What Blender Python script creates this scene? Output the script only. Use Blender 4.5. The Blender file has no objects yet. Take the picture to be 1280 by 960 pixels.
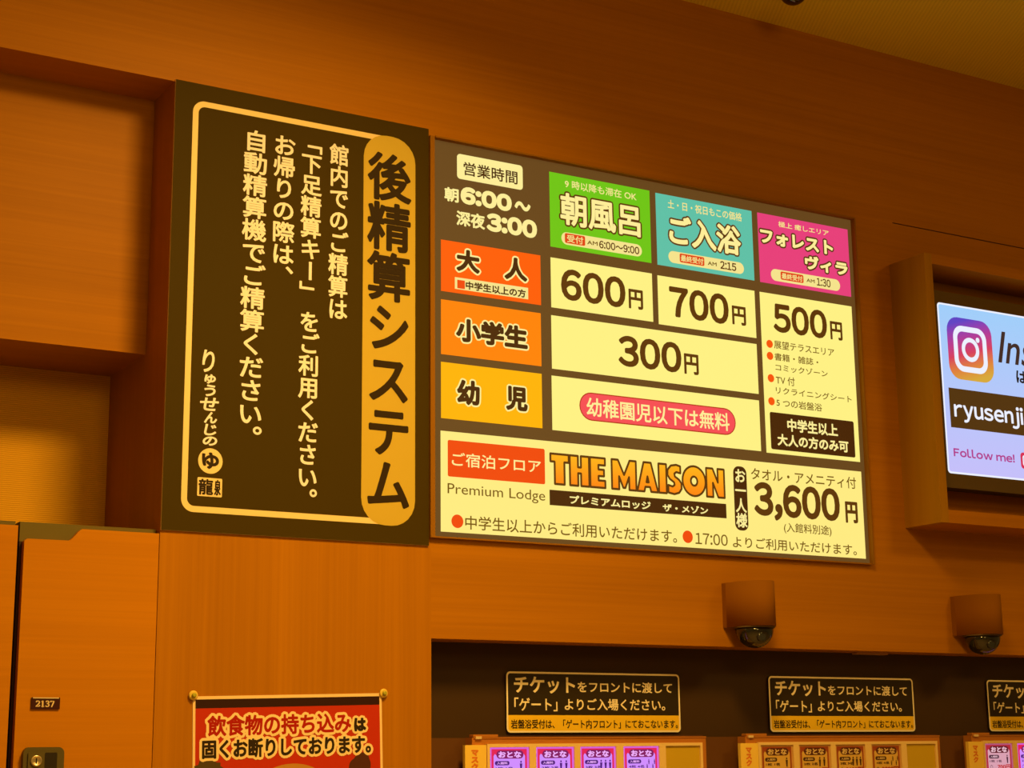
import bpy, bmesh, math, random
from mathutils import Matrix, Vector
sc = bpy.context.scene
COL = sc.collection
random.seed(4)

# ------------------------------------------------------------------ camera, light, exposure
# world: X runs along the wall to the right, Y goes into the wall (its face is y = 0), Z is up, metres
cam_data = bpy.data.cameras.new('camera'); cam = bpy.data.objects.new('camera', cam_data); COL.objects.link(cam)
cam_data.sensor_fit = 'HORIZONTAL'; cam_data.sensor_width = 36.0; cam_data.lens = 36.0 * 2126.17 / 1280.0
cam_data.clip_start = 0.05
rt = (0.8607007506591025, -0.5089889223391614, -0.011157721577395169)
up = (-0.09986492646385153, -0.19028088560660666, 0.9766371798345186)
bk = (-0.4992206068234254, -0.8394780887603289, -0.21460504237800737)
cam.matrix_world = Matrix(((rt[0], up[0], bk[0], 0), (rt[1], up[1], bk[1], -3.9), (rt[2], up[2], bk[2], 1.6), (0, 0, 0, 1)))
sc.camera = cam
w = bpy.data.worlds.new('lobby'); sc.world = w; w.use_nodes = True
bg = w.node_tree.nodes['Background']; bg.inputs[0].default_value = (1.0, 0.56, 0.12, 1); bg.inputs[1].default_value = 0.14
sc.view_settings.view_transform = 'Standard'; sc.view_settings.look = 'None'
sc.view_settings.exposure = 0.0; sc.view_settings.gamma = 1.0; sc.view_settings.use_curve_mapping = False
WARM = (1.0, 0.60, 0.13)
def area(name, loc, target, size, power, spread=math.pi, color=WARM):
    d = bpy.data.lights.new(name, 'AREA'); d.shape = 'DISK'; d.size = size; d.energy = power; d.color = color; d.spread = spread
    o = bpy.data.objects.new(name, d); COL.objects.link(o); o.location = loc
    o.rotation_euler = (Vector(target) - Vector(loc)).to_track_quat('-Z', 'Y').to_euler()
    return o
area('downlight_or_fill', (1.85, -1.7, 3.8), (1.35, -0.7, 0.0), 0.6, 64, math.radians(138))
area('downlight_or_fill', (4.9, -2.8, 3.8), (4.3, -0.8, 0.0), 0.7, 24, math.radians(130))
area('downlight_or_fill', (1.35, -4.6, 3.4), (1.2, 0, 2.0), 1.0, 26)  # added fill light that brightens the alcove, not a ceiling downlight

# ------------------------------------------------------------------ materials
def lin(c):
    c /= 255.0
    return c / 12.92 if c <= 0.04045 else ((c + 0.055) / 1.055) ** 2.4
def L3(r, g, b): return (lin(r), lin(g), lin(b), 1)
MATS = {}
def mat(name, col, rough=0.5, spec=0.3, metal=0.0, emit=None, estr=1.0, coat=0.0):
    if name in MATS: return MATS[name]
    m = bpy.data.materials.new(name); m.use_nodes = True; b = m.node_tree.nodes['Principled BSDF']
    b.inputs['Base Color'].default_value = (*col, 1); b.inputs['Roughness'].default_value = rough
    b.inputs['Specular IOR Level'].default_value = spec; b.inputs['Metallic'].default_value = metal
    b.inputs['Coat Weight'].default_value = coat
    if emit: b.inputs['Emission Color'].default_value = emit; b.inputs['Emission Strength'].default_value = estr
    MATS[name] = m; return m
def glow(name, r, g, b, k=1.0):                   # printed film in front of a lit light-box
    return mat(name, (0.02, 0.02, 0.02), 0.6, 0.1, emit=L3(r, g, b), estr=k)
def wood(name, c0, c1, axis='X', rough=0.42, fine=1.0):
    m = bpy.data.materials.new(name); m.use_nodes = True; nt = m.node_tree; b = nt.nodes['Principled BSDF']
    tc = nt.nodes.new('ShaderNodeTexCoord'); mp = nt.nodes.new('ShaderNodeMapping')
    sc_ = {'X': (1.1, 20, 85), 'Z': (85, 20, 1.1), 'Y': (85, 1.1, 85)}[axis]
    mp.inputs['Scale'].default_value = [v * fine for v in sc_]
    nt.links.new(tc.outputs['Object'], mp.inputs[0])
    n1 = nt.nodes.new('ShaderNodeTexNoise'); n1.inputs['Scale'].default_value = 1.0; n1.inputs['Detail'].default_value = 6; n1.inputs['Roughness'].default_value = 0.62; n1.inputs['Distortion'].default_value = 0.5
    nt.links.new(mp.outputs[0], n1.inputs['Vector'])
    mp2 = nt.nodes.new('ShaderNodeMapping'); mp2.inputs['Scale'].default_value = [v * 0.16 for v in sc_]
    nt.links.new(tc.outputs['Object'], mp2.inputs[0])
    n2 = nt.nodes.new('ShaderNodeTexNoise'); n2.inputs['Scale'].default_value = 1.0; n2.inputs['Detail'].default_value = 3
    nt.links.new(mp2.outputs[0], n2.inputs['Vector'])
    mx = nt.nodes.new('ShaderNodeMath'); mx.operation = 'MULTIPLY_ADD'; mx.inputs[1].default_value = 0.55
    nt.links.new(n1.outputs[0], mx.inputs[0])
    m2 = nt.nodes.new('ShaderNodeMath'); m2.operation = 'MULTIPLY'; m2.inputs[1].default_value = 0.45
    nt.links.new(n2.outputs[0], m2.inputs[0]); nt.links.new(m2.outputs[0], mx.inputs[2])
    r = nt.nodes.new('ShaderNodeValToRGB'); r.color_ramp.elements[0].position = 0.33; r.color_ramp.elements[1].position = 0.67
    r.color_ramp.elements[0].color = (*c0, 1); r.color_ramp.elements[1].color = (*c1, 1)
    nt.links.new(mx.outputs[0], r.inputs[0]); nt.links.new(r.outputs[0], b.inputs['Base Color'])
    b.inputs['Roughness'].default_value = rough; b.inputs['Specular IOR Level'].default_value = 0.05
    MATS[name] = m; return m
def ribbed(name, c0, c1, scale, axis='X', rough=0.8, rot=0.0):
    m = bpy.data.materials.new(name); m.use_nodes = True; nt = m.node_tree; b = nt.nodes['Principled BSDF']
    tc = nt.nodes.new('ShaderNodeTexCoord'); mp = nt.nodes.new('ShaderNodeMapping'); mp.inputs['Rotation'].default_value = (0, 0, rot)
    nt.links.new(tc.outputs['Object'], mp.inputs[0])
    wv = nt.nodes.new('ShaderNodeTexWave'); wv.bands_direction = axis; wv.inputs['Scale'].default_value = scale; wv.inputs['Distortion'].default_value = 0.6; wv.inputs['Detail'].default_value = 2
    nt.links.new(mp.outputs[0], wv.inputs['Vector'])
    r = nt.nodes.new('ShaderNodeValToRGB'); r.color_ramp.elements[0].color = (*c0, 1); r.color_ramp.elements[1].color = (*c1, 1)
    nt.links.new(wv.outputs['Fac'], r.inputs[0]); nt.links.new(r.outputs[0], b.inputs['Base Color'])
    bp = nt.nodes.new('ShaderNodeBump'); bp.inputs['Strength'].default_value = 0.25; bp.inputs['Distance'].default_value = 0.002
    nt.links.new(wv.outputs['Fac'], bp.inputs['Height']); nt.links.new(bp.outputs[0], b.inputs['Normal'])
    b.inputs['Roughness'].default_value = rough; b.inputs['Specular IOR Level'].default_value = 0.15
    MATS[name] = m; return m
WD0, WD1 = (0.37, 0.136, 0.003), (0.47, 0.178, 0.004)
wood('wood_flat', WD0, WD1, 'X'); wood('wood_upright', WD0, WD1, 'Z')
wood('wood_locker', (0.48, 0.175, 0.003), (0.56, 0.21, 0.004), 'X')
wood('wood_frame', (0.33, 0.150, 0.004), (0.42, 0.195, 0.005), 'Z')
ribbed('olive_cloth', (0.66, 0.32, 0.015), (0.82, 0.42, 0.02), 60, 'Z')
ribbed('ceiling_paper', (0.70, 0.52, 0.03), (0.80, 0.60, 0.04), 26, 'X', rot=0.5)
mat('seam_dark', (0.03, 0.008, 0.001), 0.8)
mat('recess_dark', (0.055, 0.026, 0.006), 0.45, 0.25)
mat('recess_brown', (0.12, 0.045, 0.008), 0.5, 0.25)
mat('floor_tile', (0.55, 0.42, 0.24), 0.4)
mat('black_panel', (0.056, 0.035, 0.001), 0.65, 0.06)
mat('panel_edge', (0.9, 0.8, 0.6), 0.4)
mat('cream_ink', (0.96, 0.90, 0.96), 0.6, 0.1)
mat('gold_ink', (0.60, 0.43, 0.06), 0.5, 0.1)
mat('gold_line', (0.92, 0.70, 0.36), 0.5, 0.3)
mat('dark_ink', (0.035, 0.020, 0.006), 0.6, 0.1)

# ------------------------------------------------------------------ mesh helpers
def link(name, verts, faces, mats, mi=None, parent=None, smooth=None):
    me = bpy.data.meshes.new(name); me.from_pydata(verts, [], faces)
    for m in mats: me.materials.append(MATS[m] if isinstance(m, str) else m)
    if mi: me.polygons.foreach_set('material_index', mi)
    if smooth: me.polygons.foreach_set('use_smooth', smooth)
    me.update()
    o = bpy.data.objects.new(name, me); COL.objects.link(o)
    if parent: o.parent = parent
    return o
def tag(o, label=None, cat=None, group=None, kind=None):
    if label: o['label'] = label
    if cat: o['category'] = cat
    if group: o['group'] = group
    if kind: o['kind'] = kind
    return o
def empty(name, loc=(0, 0, 0)):
    o = bpy.data.objects.new(name, None); COL.objects.link(o); o.location = loc; o.empty_display_size = 0.1; return o
def rrect(x0, z0, x1, z1, r, n=6):
    r = min(r, (x1 - x0) / 2 - 1e-5, (z1 - z0) / 2 - 1e-5)
    if r <= 1e-5: return [(x0, z0), (x1, z0), (x1, z1), (x0, z1)]
    p = []
    for cx, cz, a0 in ((x1 - r, z0 + r, -90), (x1 - r, z1 - r, 0), (x0 + r, z1 - r, 90), (x0 + r, z0 + r, 180)):
        for k in range(n + 1):
            a = math.radians(a0 + 90.0 * k / n); p.append((cx + r * math.cos(a), cz + r * math.sin(a)))
    return p
def ellipse(cx, cz, rx, rz, n=24): return [(cx + rx * math.cos(2 * math.pi * k / n), cz + rz * math.sin(2 * math.pi * k / n)) for k in range(n)]

_tc = bpy.data.curves.new('glyph_source', 'FONT'); _to = bpy.data.objects.new('glyph_source', _tc); COL.objects.link(_to)
_tc.resolution_u = 4
_cache = {}
def glyphs(s):
    if s not in _cache:
        _tc.body = s; bpy.context.view_layer.update()
        me = _to.to_mesh()
        v = [(p.co.x, p.co.y) for p in me.vertices]; f = [tuple(p.vertices) for p in me.polygons]
        # drop loose points, orient faces towards the viewer
        f2 = []
        for q in f:
            a = sum(v[q[i]][0] * v[q[(i + 1) % len(q)]][1] - v[q[(i + 1) % len(q)]][0] * v[q[i]][1] for i in range(len(q)))
            f2.append(q if a > 0 else q[::-1])
        _to.to_mesh_clear(); _cache[s] = (v, f2)
    return _cache[s]

class Ink:
    """Collects prints (flat, in the x-z plane) and solid slabs, and links them as ONE mesh object."""
    def __init__(self, y=0.0): self.v, self.f, self.mi, self.mats, self.y, self.sm = [], [], [], [], y, []
    def m(self, name):
        if name not in self.mats: self.mats.append(name)
        return self.mats.index(name)
    def flat(self, pts2, faces, name, lift=0.0):
        b = len(self.v); k = self.m(name)
        self.v += [(x, self.y - lift, z) for x, z in pts2]
        for q in faces: self.f.append(tuple(b + i for i in q)); self.mi.append(k); self.sm.append(False)
        return self
    def poly(self, pts, name, lift=0.0):
        return self.flat(pts, [tuple(range(len(pts)))], name, lift)
    def rect(self, box, name, r=0.0, lift=0.0): return self.poly(rrect(*box, r), name, lift)
    def oval(self, c, rx, rz, name, lift=0.0, n=24): return self.poly(ellipse(c[0], c[1], rx, rz, n), name, lift)
    def ring(self, outer, inner, name, lift=0.0):
        n = len(outer); return self.flat(outer + inner, [(i, (i + 1) % n, n + (i + 1) % n, n + i) for i in range(n)], name, lift)
    def slab(self, pts, y0, y1, name, side=None):
        """prism from front y0 to back y1 with outline pts (counter-clockwise seen from the front)"""
        b = len(self.v); n = len(pts); k = self.m(name); s = self.m(side or name)
        self.v += [(x, y0, z) for x, z in pts] + [(x, y1, z) for x, z in pts]
        self.f.append(tuple(b + i for i in range(n))); self.mi.append(k)
        self.f.append(tuple(b + n + i for i in range(n - 1, -1, -1))); self.mi.append(s)
        for i in range(n):
            j = (i + 1) % n; self.f.append((b + i, b + n + i, b + n + j, b + j)); self.mi.append(s)
        self.sm += [False] * (n + 2)
        return self
    def box(self, x0, x1, y0, y1, z0, z1, name): return self.slab([(x0, z0), (x1, z0), (x1, z1), (x0, z1)], y0, y1, name)
    def lathe(self, c, prof, name, n=24, axis='Z', smooth=True):
        """prof: (radius, height) pairs turned about a vertical (Z) or wall-normal (Y, height towards viewer) axis"""
        b = len(self.v); k = self.m(name)
        for r, h in prof:
            for i in range(n):
                a = 2 * math.pi * i / n
                if axis == 'Z': self.v.append((c[0] + r * math.cos(a), c[1] + r * math.sin(a), c[2] + h))
                else: self.v.append((c[0] + r * math.cos(a), c[1] - h, c[2] + r * math.sin(a)))
        for j in range(len(prof) - 1):
            for i in range(n):
                i2 = (i + 1) % n
                self.f.append((b + j * n + i, b + j * n + i2, b + (j + 1) * n + i2, b + (j + 1) * n + i)); self.mi.append(k); self.sm.append(smooth)
        self.f.append(tuple(b + i for i in range(n - 1, -1, -1))); self.mi.append(k); self.sm.append(False)
        e = b + (len(prof) - 1) * n
        self.f.append(tuple(e + i for i in range(n))); self.mi.append(k); self.sm.append(False)
        return self
    def stroke(self, pts2, faces, w, name, lift):
        """band of half-width w along the outline of a flat shape (bold letters, letter outlines)"""
        cnt = {}
        for q in faces:
            for i in range(len(q)):
                a, c = q[i], q[(i + 1) % len(q)]; e = (min(a, c), max(a, c)); cnt[e] = cnt.get(e, 0) + 1
        P, F, used = [], [], set()
        for (a, c), k in cnt.items():
            if k != 1: continue
            (x0, z0), (x1, z1) = pts2[a], pts2[c]; d = math.hypot(x1 - x0, z1 - z0)
            if d < 1e-7: continue
            nx, nz = -(z1 - z0) / d * w, (x1 - x0) / d * w; b = len(P)
            P += [(x0 - nx, z0 - nz), (x1 - nx, z1 - nz), (x1 + nx, z1 + nz), (x0 + nx, z0 + nz)]; F.append((b, b + 1, b + 2, b + 3)); used |= {a, c}
        for a in used:
            b = len(P); P += ellipse(pts2[a][0], pts2[a][1], w, w, 7); F.append(tuple(range(b, b + 7)))
        b = len(self.v); k = self.m(name)             # a hair's difference in depth keeps overlapping pieces from being coplanar
        for q in F:
            d = lift + random.random() * 0.00022; b = len(self.v)
            self.v += [(P[i][0], self.y - d, P[i][1]) for i in q]; self.f.append(tuple(range(b, b + len(q)))); self.mi.append(k); self.sm.append(False)
        return self
    def _put(self, P, F, fill, bold, outline, ow, lift):
        if outline:
            self.stroke(P, F, ow + bold, outline, lift); lift += 0.0003
        self.flat(P, F, fill, lift + 0.00025)
        if bold > 0: self.stroke(P, F, bold, fill, lift)
    def latin(self, s, box, fill, bold=0.0, lift=0.0004, gap=0.10, outline=None, ow=0.0):
        """plain sans letters and figures, set close and fitted into box"""
        P, F, x = [], [], 0.0
        for ch in s:
            if ch == ' ': x += 0.26; continue
            if ch == 'j': x -= 0.13
            V, Q = glyphs(chr(ord(ch) + 0xFEE0)); used = {i for q in Q for i in q}
            lo = min(V[i][0] for i in used); hi = max(V[i][0] for i in used); b = len(P)
            P += [(x + a - lo, c) for a, c in V]; F += [tuple(b + i for i in q) for q in Q]; x += hi - lo + gap
        _cache['\0' + s] = (P, F)
        return self.text('\0' + s, box, fill, bold, outline, ow, lift)
    def text(self, s, box, fill, bold=0.0, outline=None, ow=0.0, lift=0.0004, shear=0.0):
        """fit the ink of s exactly into box = x0, z0, x1, z1"""
        V, F = glyphs(s)
        if shear: V = [(x + shear * z, z) for x, z in V]
        used = {i for q in F for i in q}
        xs = [V[i][0] for i in used]; zs = [V[i][1] for i in used]
        x0, z0, x1, z1 = box; x0 += bold; x1 -= bold; z0 += bold; z1 -= bold
        sx = (x1 - x0) / (max(xs) - min(xs)); sz = (z1 - z0) / max(max(zs) - min(zs), 1e-4)
        P = [(x0 + (x - min(xs)) * sx, z0 + (z - min(zs)) * sz) for x, z in V]
        self._put(P, F, fill, bold, outline, ow, lift); return self
    def column(self, s, x0, x1, ztop, zbot, fill, bold=0.0, outline=None, ow=0.0, lift=0.0004):
        """vertical writing, one em square per character"""
        h = (ztop - zbot) / len(s)
        for i, ch in enumerate(s):
            V, F = glyphs(ch); zc = ztop - (i + 1) * h
            if ch in 'ー「」～': V = [(0.5 + (z - 0.38), 0.38 - (x - 0.5)) for x, z in V]
            if ch in '、。': V = [(x + 0.6, z + 0.6) for x, z in V]
            if ch in 'ゅっゃ': V = [(x + 0.06, z + 0.08) for x, z in V]
            P = [(x0 + x * (x1 - x0), zc + (z + 0.12) * h) for x, z in V]
            self._put(P, F, fill, bold, outline, ow, lift)
        return self
    def build(self, name, parent=None):
        return link(name, self.v, self.f, self.mats, self.mi, parent, self.sm)

def structure(name, parts, m):
    k = Ink()
    for x0, x1, y0, y1, z0, z1 in parts: k.box(x0, x1, y0, y1, z0, z1, m)
    return tag(k.build(name), kind='structure')

# ------------------------------------------------------------------ the room
XL, XR = -1.2, 7.5
CZ = 3.869
structure('wall_upper', [(XL, XR, 0, 0.6, 3.281, CZ)], 'wood_flat')
structure('wall_pillar', [(1.338, 2.069, 0, 0.6, 0, 3.281)], 'wood_upright')
structure('wall_header', [(2.069, 3.76, 0, 0.6, 1.902, 3.281), (3.76, XR, 0, 0.6, 1.902, 3.2775)], 'wood_flat')
structure('wall_bulkhead', [(XL, 1.338, 0.155, 0.6, 2.603, 3.281)], 'wood_flat')
structure('wall_alcove', [(XL, 1.338, 0.44, 0.6, 0, 2.603)], 'olive_cloth')
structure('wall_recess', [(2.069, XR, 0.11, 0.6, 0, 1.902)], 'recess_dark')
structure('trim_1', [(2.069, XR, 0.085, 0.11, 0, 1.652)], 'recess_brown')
structure('trim_2', [(3.76, XR, 0.003, 0.6, 3.2775, 3.281)], 'seam_dark')
structure('ceiling', [(XL, XR, -6.5, 0.6, CZ, CZ + 0.1)], 'ceiling_paper')
structure('floor', [(XL, XR, -6.5, 0.6, -0.1, 0)], 'floor_tile')

# ------------------------------------------------------------------ lockers
mat('locker_dark', (0.035, 0.012, 0.002), 0.7); mat('locker_top', (0.13, 0.095, 0.008), 0.6)
mat('plate_maroon', (0.05, 0.008, 0.004), 0.3, 0.4)
mat('plate_gold_and_glint', (0.85, 0.66, 0.36), 0.35, 0.5)
mat('lock_case', (0.10, 0.075, 0.015), 0.4, 0.4)
mat('lock_pit', (0.02, 0.012, 0.004), 0.5)
mat('lock_metal', (0.75, 0.6, 0.35), 0.3, 0.5, 0.8)
DIG = {'2': [[(0, .78), (.1, .95), (.3, 1), (.5, .93), (.56, .75), (.45, .5), (0, .04)], [(0, .04), (.5, .04), (.6, .2)]],
       '1': [[(.08, .85), (.3, 1), (.3, 0)], [(.08, .02), (.52, .02)]],
       '3': [[(.02, .82), (.14, .97), (.34, 1), (.5, .88), (.48, .68), (.22, .53), (.48, .46), (.56, .25), (.44, .05), (.2, 0), (.02, .12)]],
       '7': [[(0, .78), (.04, .96), (.56, .96), (.22, 0)]]}
def locker(x0, x1, label, number):
    root = empty('locker', ((x0 + x1) / 2, 0.0, 0)); tag(root, label, 'locker', 'lockers below the alcove')
    ox = -(x0 + x1) / 2
    k = Ink(); k.box(x0 + ox - 0.006, x1 + ox + 0.001 - 0.002, 0.022, 0.43, 0, 2.098, 'locker_dark'); k.build('carcass', root)
    k = Ink(); k.box(x0 + ox - 0.006, x1 + ox - 0.001, 0.0215, 0.43, 2.098, 2.1435, 'locker_top'); k.build('top_board', root)
    a, b = x0 + ox, x1 + ox
    top = [(b, 2.1315)]
    nx = a + 0.101                                    # finger-pull cut-out: low at the left, S-curve up to the right
    for i in range(13):
        t = i / 12; s = 3 * t * t - 2 * t ** 3
        top.append((nx + 0.034 * (1 - t), 2.1315 - 0.0285 * s))
    pts = [(a, 0.05), (b, 0.05)] + top + [(a + 0.006, 2.1025), (a, 2.097)]
    d = Ink(); d.slab(pts, 0.0, 0.02, 'wood_locker'); door = d.build('door', root)
    if number:
        x, z, X, Z = (1.0505, 1.7190, 1.1152, 1.7452)
        x += ox; X += ox
        p = Ink(-0.004); p.slab(rrect(x, z, X, Z, 0.0015, 3), -0.004, 0.0, 'plate_maroon')
        p.box(x + 0.003, X - 0.003, -0.0048, -0.0036, Z - 0.0026, Z - 0.0004, 'plate_gold_and_glint')  # gold strip paints a glint along the plate's upper edge
        w_ = 0.0094; gx = x + 0.0105
        for ch in '2137':
            for line in DIG[ch]:
                for (u0, v0), (u1, v1) in zip(line[:-1], line[1:]):
                    h = 0.0008 + 0.0009 * abs(v1 - v0) / (abs(u1 - u0) + abs(v1 - v0) + 1e-6)
                    q0 = (gx + u0 * 0.0135, z + 0.0055 + v0 * 0.0125); q1 = (gx + u1 * 0.0135, z + 0.0055 + v1 * 0.0125)
                    dd = math.hypot(q1[0] - q0[0], q1[1] - q0[1]); nx_, nz_ = -(q1[1] - q0[1]) / dd * h, (q1[0] - q0[0]) / dd * h
                    p.poly([(q0[0] - nx_, q0[1] - nz_), (q1[0] - nx_, q1[1] - nz_), (q1[0] + nx_, q1[1] + nz_), (q0[0] + nx_, q0[1] + nz_)], 'plate_gold_and_glint', 0.0005)
                    p.oval(q1, h, h, 'plate_gold_and_glint', 0.0004, 8)
            gx += w_ + 0.0015
        tag(p.build('number_plate', door), 'small maroon number plate reading 2137')
    lx0 = x0 + ox + 0.018; lx1 = lx0 + 0.092; lz = 1.635
    c = Ink(); o_ = rrect(lx0, lz - 0.15, lx1, lz, 0.014); i_ = rrect(lx0 + 0.008, lz - 0.142, lx1 - 0.008, lz - 0.009, 0.006)
    c.slab(o_, -0.014, 0.0, 'lock_case')
    c.y = -0.0142; c.ring(o_, i_, 'lock_case'); c.rect((lx0 + 0.048, lz - 0.14, lx1 - 0.016, lz - 0.012), 'lock_pit', 0.003)
    c.slab(rrect(lx0 + 0.010, lz - 0.14, lx0 + 0.046, lz - 0.011, 0.003), -0.018, -0.013, 'lock_case')
    lk = c.build('lock', door)
    cy = Ink(); cy.lathe((lx0 + 0.028, -0.018, lz - 0.030), [(0.0125, 0), (0.0125, 0.003), (0.0095, 0.004), (0.0085, 0.0025), (0.001, 0.0025)], 'lock_metal', 24, 'Y')
    cy.y = -0.0206; cy.rect((lx0 + 0.0265, lz - 0.036, lx0 + 0.0295, lz - 0.024), 'lock_pit', 0, 0.0003); cy.build('key_cylinder', root)
    return root
locker(1.0175, 1.3362, 'orange wooden locker with the number plate 2137, against the pillar', True)
locker(0.680, 1.0020, 'orange wooden locker cut by the left edge of the photo, left of the numbered one', False)

# ------------------------------------------------------------------ the black guidance sign
PS = -0.006
root = tag(empty('guidance_sign', (1.70, 0, 2.14)), 'large black wall sign with vertical cream writing, left of the lit price board', 'sign')
O = Vector((1.70, 0, 2.14))
def under(o, root):                                 # parent, keeping world coordinates used while measuring
    o.parent = root; o.matrix_parent_inverse = Matrix.Translation(-root.location); return o
k = Ink(); k.slab([(1.3385, 2.1400), (2.0595, 2.1400), (2.0595, 3.2845), (1.3385, 3.2845)], PS, -0.0002, 'black_panel', 'panel_edge')
under(k.build('panel'), root)
bx = (1.3853, 2.1873, 2.0172, 3.2390)
k = Ink(PS); t_ = 0.0150
def mixed(x0, z0, x1, z1, rl, rr, n=8):             # small radius on the left corners, large one on the right
    p = []
    for cx, cz, a0, r in ((x1 - rr, z0 + rr, -90, rr), (x1 - rr, z1 - rr, 0, rr), (x0 + rl, z1 - rl, 90, rl), (x0 + rl, z0 + rl, 180, rl)):
        for i in range(n + 1):
            a = math.radians(a0 + 90.0 * i / n); p.append((cx + r * math.cos(a), cz + r * math.sin(a)))
    return p
k.ring(mixed(bx[0], bx[1], bx[2], bx[3], 0.032, 0.068), mixed(bx[0] + t_, bx[1] + t_, bx[2] - t_, bx[3] - t_, 0.018, 0.053), 'gold_line', 0.0004)
under(k.build('border_line'), root)
a = (1.8629, 2.1860, 2.0172, 3.2234)
pill = ((1.8635, 3.1550)[0], a[1] - 0.001, a[2] + 0.001, (1.9536, 3.2399)[1] + 0.001)
k = Ink(PS); k.rect(pill, 'gold_ink', 0.068, 0.0009)
k.column('後精算システム', (1.8746, 3.1791)[0], (2.0058, 3.0647)[0], (1.9267, 3.1934)[1], (1.9320, 2.2230)[1], 'dark_ink', 0.0038, lift=0.0013)
under(k.build('title_strip'), root)
def col_(s, b, bold=0.0014):
    k = Ink(PS); k.column(s, b[0], b[2], b[3], b[1], 'cream_ink', bold); under(k.build('lettering'), root)
col_('館内でのご精算は', (1.7639, 2.7108, 1.8212, 3.1922))
col_('「下足精算キー」', (1.6834, 2.7450, 1.7437, 3.2109))
col_('をご利用ください。', (1.6848, 2.2079, 1.7426, 2.7259))
col_('お帰りの際は、', (1.6050, 2.7788, 1.6684, 3.1899))
col_('自動精算機でご精算ください。', (1.5234, 2.3525, 1.5911, 3.1879))
k = Ink(PS)
b = (1.4339, 2.3513, 1.4731, 2.5925)
hts = [2.1, .9, 1.1, 1.25, 1.05, 1.05, .85]; tot = sum(hts); z = b[3]; W_ = b[2] - b[0]
for ch, h, xo, wd in zip('りゅうせんじの', hts, (-.12, .05, .06, -.2, .1, .12, .05), (.8, .75, .75, 1.25, .85, .8, .95)):
    hh = (b[3] - b[1]) * h / tot
    k.text(ch, (b[0] + xo * W_, z - hh * 0.93, b[0] + (xo + wd) * W_, z), 'cream_ink', 0.0012, shear=0.12); z -= hh
c_ = (1.4571, 2.3153)
k.oval(c_, 0.0315, 0.0315, 'gold_line', 0.0003, 32); k.text('ゆ', (c_[0] - .022, c_[1] - .020, c_[0] + .022, c_[1] + .021), 'dark_ink', 0.0022, lift=0.0008, shear=-0.1)
s_ = (1.4254, 2.2276, 1.4888, 2.2735)
k.rect(s_, 'gold_line', 0.003, 0.0003)
sw = s_[2] - s_[0]; sh = s_[3] - s_[1]
k.text('龍', (s_[0] + .05 * sw, s_[1] + .08 * sh, s_[0] + .64 * sw, s_[3] - .07 * sh), 'dark_ink', 0.0010, lift=0.0008)
k.text('泉', (s_[0] + .68 * sw, s_[1] + .08 * sh, s_[0] + .95 * sw, s_[3] - .07 * sh), 'dark_ink', 0.0010, lift=0.0008)
under(k.build('brush_logo'), root)

# ------------------------------------------------------------------ the lit price board
glow('film_brown', 100, 67, 28); glow('film_cream', 255, 240, 132); glow('film_cream_low', 255, 234, 130)
glow('film_text', 90, 50, 8); glow('film_text_dark', 66, 30, 4); glow('film_thin', 114, 80, 12); glow('film_white', 252, 236, 150)
glow('film_orange', 255, 92, 4); glow('film_tangerine', 255, 130, 4); glow('film_amber', 255, 178, 4)
glow('film_green', 108, 196, 22); glow('film_teal', 92, 192, 166); glow('film_pink', 230, 62, 122); glow('film_red', 238, 70, 8)
glow('film_rose', 244, 76, 84); glow('film_rose_edge', 176, 42, 10); glow('film_pale', 244, 226, 140); glow('film_badge', 222, 66, 22)
mat('board_trim', (0.28, 0.115, 0.004), 0.5, 0.1)
glow('film_bullet', 246, 84, 10)
def ramp_glow(name, bottom, top, z0, z1):
    m = bpy.data.materials.new(name); m.use_nodes = True; nt = m.node_tree; b = nt.nodes['Principled BSDF']
    g = nt.nodes.new('ShaderNodeNewGeometry'); s = nt.nodes.new('ShaderNodeSeparateXYZ'); nt.links.new(g.outputs['Position'], s.inputs[0])
    mr = nt.nodes.new('ShaderNodeMapRange'); mr.inputs[1].default_value = z0; mr.inputs[2].default_value = z1; nt.links.new(s.outputs[2], mr.inputs[0])
    mx = nt.nodes.new('ShaderNodeMix'); mx.data_type = 'RGBA'; nt.links.new(mr.outputs[0], mx.inputs[0])
    mx.inputs[6].default_value = L3(*bottom); mx.inputs[7].default_value = L3(*top)
    nt.links.new(mx.outputs[2], b.inputs['Emission Color']); b.inputs['Emission Strength'].default_value = 1.0
    b.inputs['Base Color'].default_value = (0.02, 0.02, 0.02, 1); b.inputs['Roughness'].default_value = 0.6
    MATS[name] = m; return m
PB = -0.002
BX0, BZ0, BX1, BZ1 = 2.0605, 2.1610, 3.6020, 3.2730
root = tag(empty('price_board', ((BX0 + BX1) / 2, 0, BZ0)), 'big illuminated price board with coloured cells and yen prices on the wood wall', 'illuminated sign')
PR = root
k = Ink(); o_ = [(BX0, BZ0), (BX1, BZ0), (BX1, BZ1), (BX0, BZ1)]
XI, ZI = 3.5785, 3.2590                            # inner edges of the right and top rails
for x0, x1, d, z0, z1 in ((BX0, BX0 + 0.0135, 0.014, BZ0, ZI + .005), (XI, XI + 0.005, 0.020, BZ0, ZI + .005), (BX0 + 0.0135, XI, 0.014, BZ0, BZ0 + 0.004), (BX0 + 0.0135, XI, 0.020, ZI, ZI + .005)):
    k.box(x0, x1, -d, -0.0002, z0, z1, 'board_trim')
under(k.build('frame'), root)
k = Ink(); k.box(BX0 + 0.0135, XI, PB, -0.0002, BZ0 + 0.004, ZI, 'film_brown'); under(k.build('light_box'), root)
def cell(box, m, name='price_cell', r=0.0):
    k = Ink(); k.slab(rrect(*box, r), PB - 0.0010, PB - 0.0001, m); return under(k.build(name), PR)
def sub(k, par, name='lettering'):
    o = k.build(name); o.parent = par          # the parent already sits in world coordinates
    return o
def ink(): return Ink(PB - 0.0010)
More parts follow.
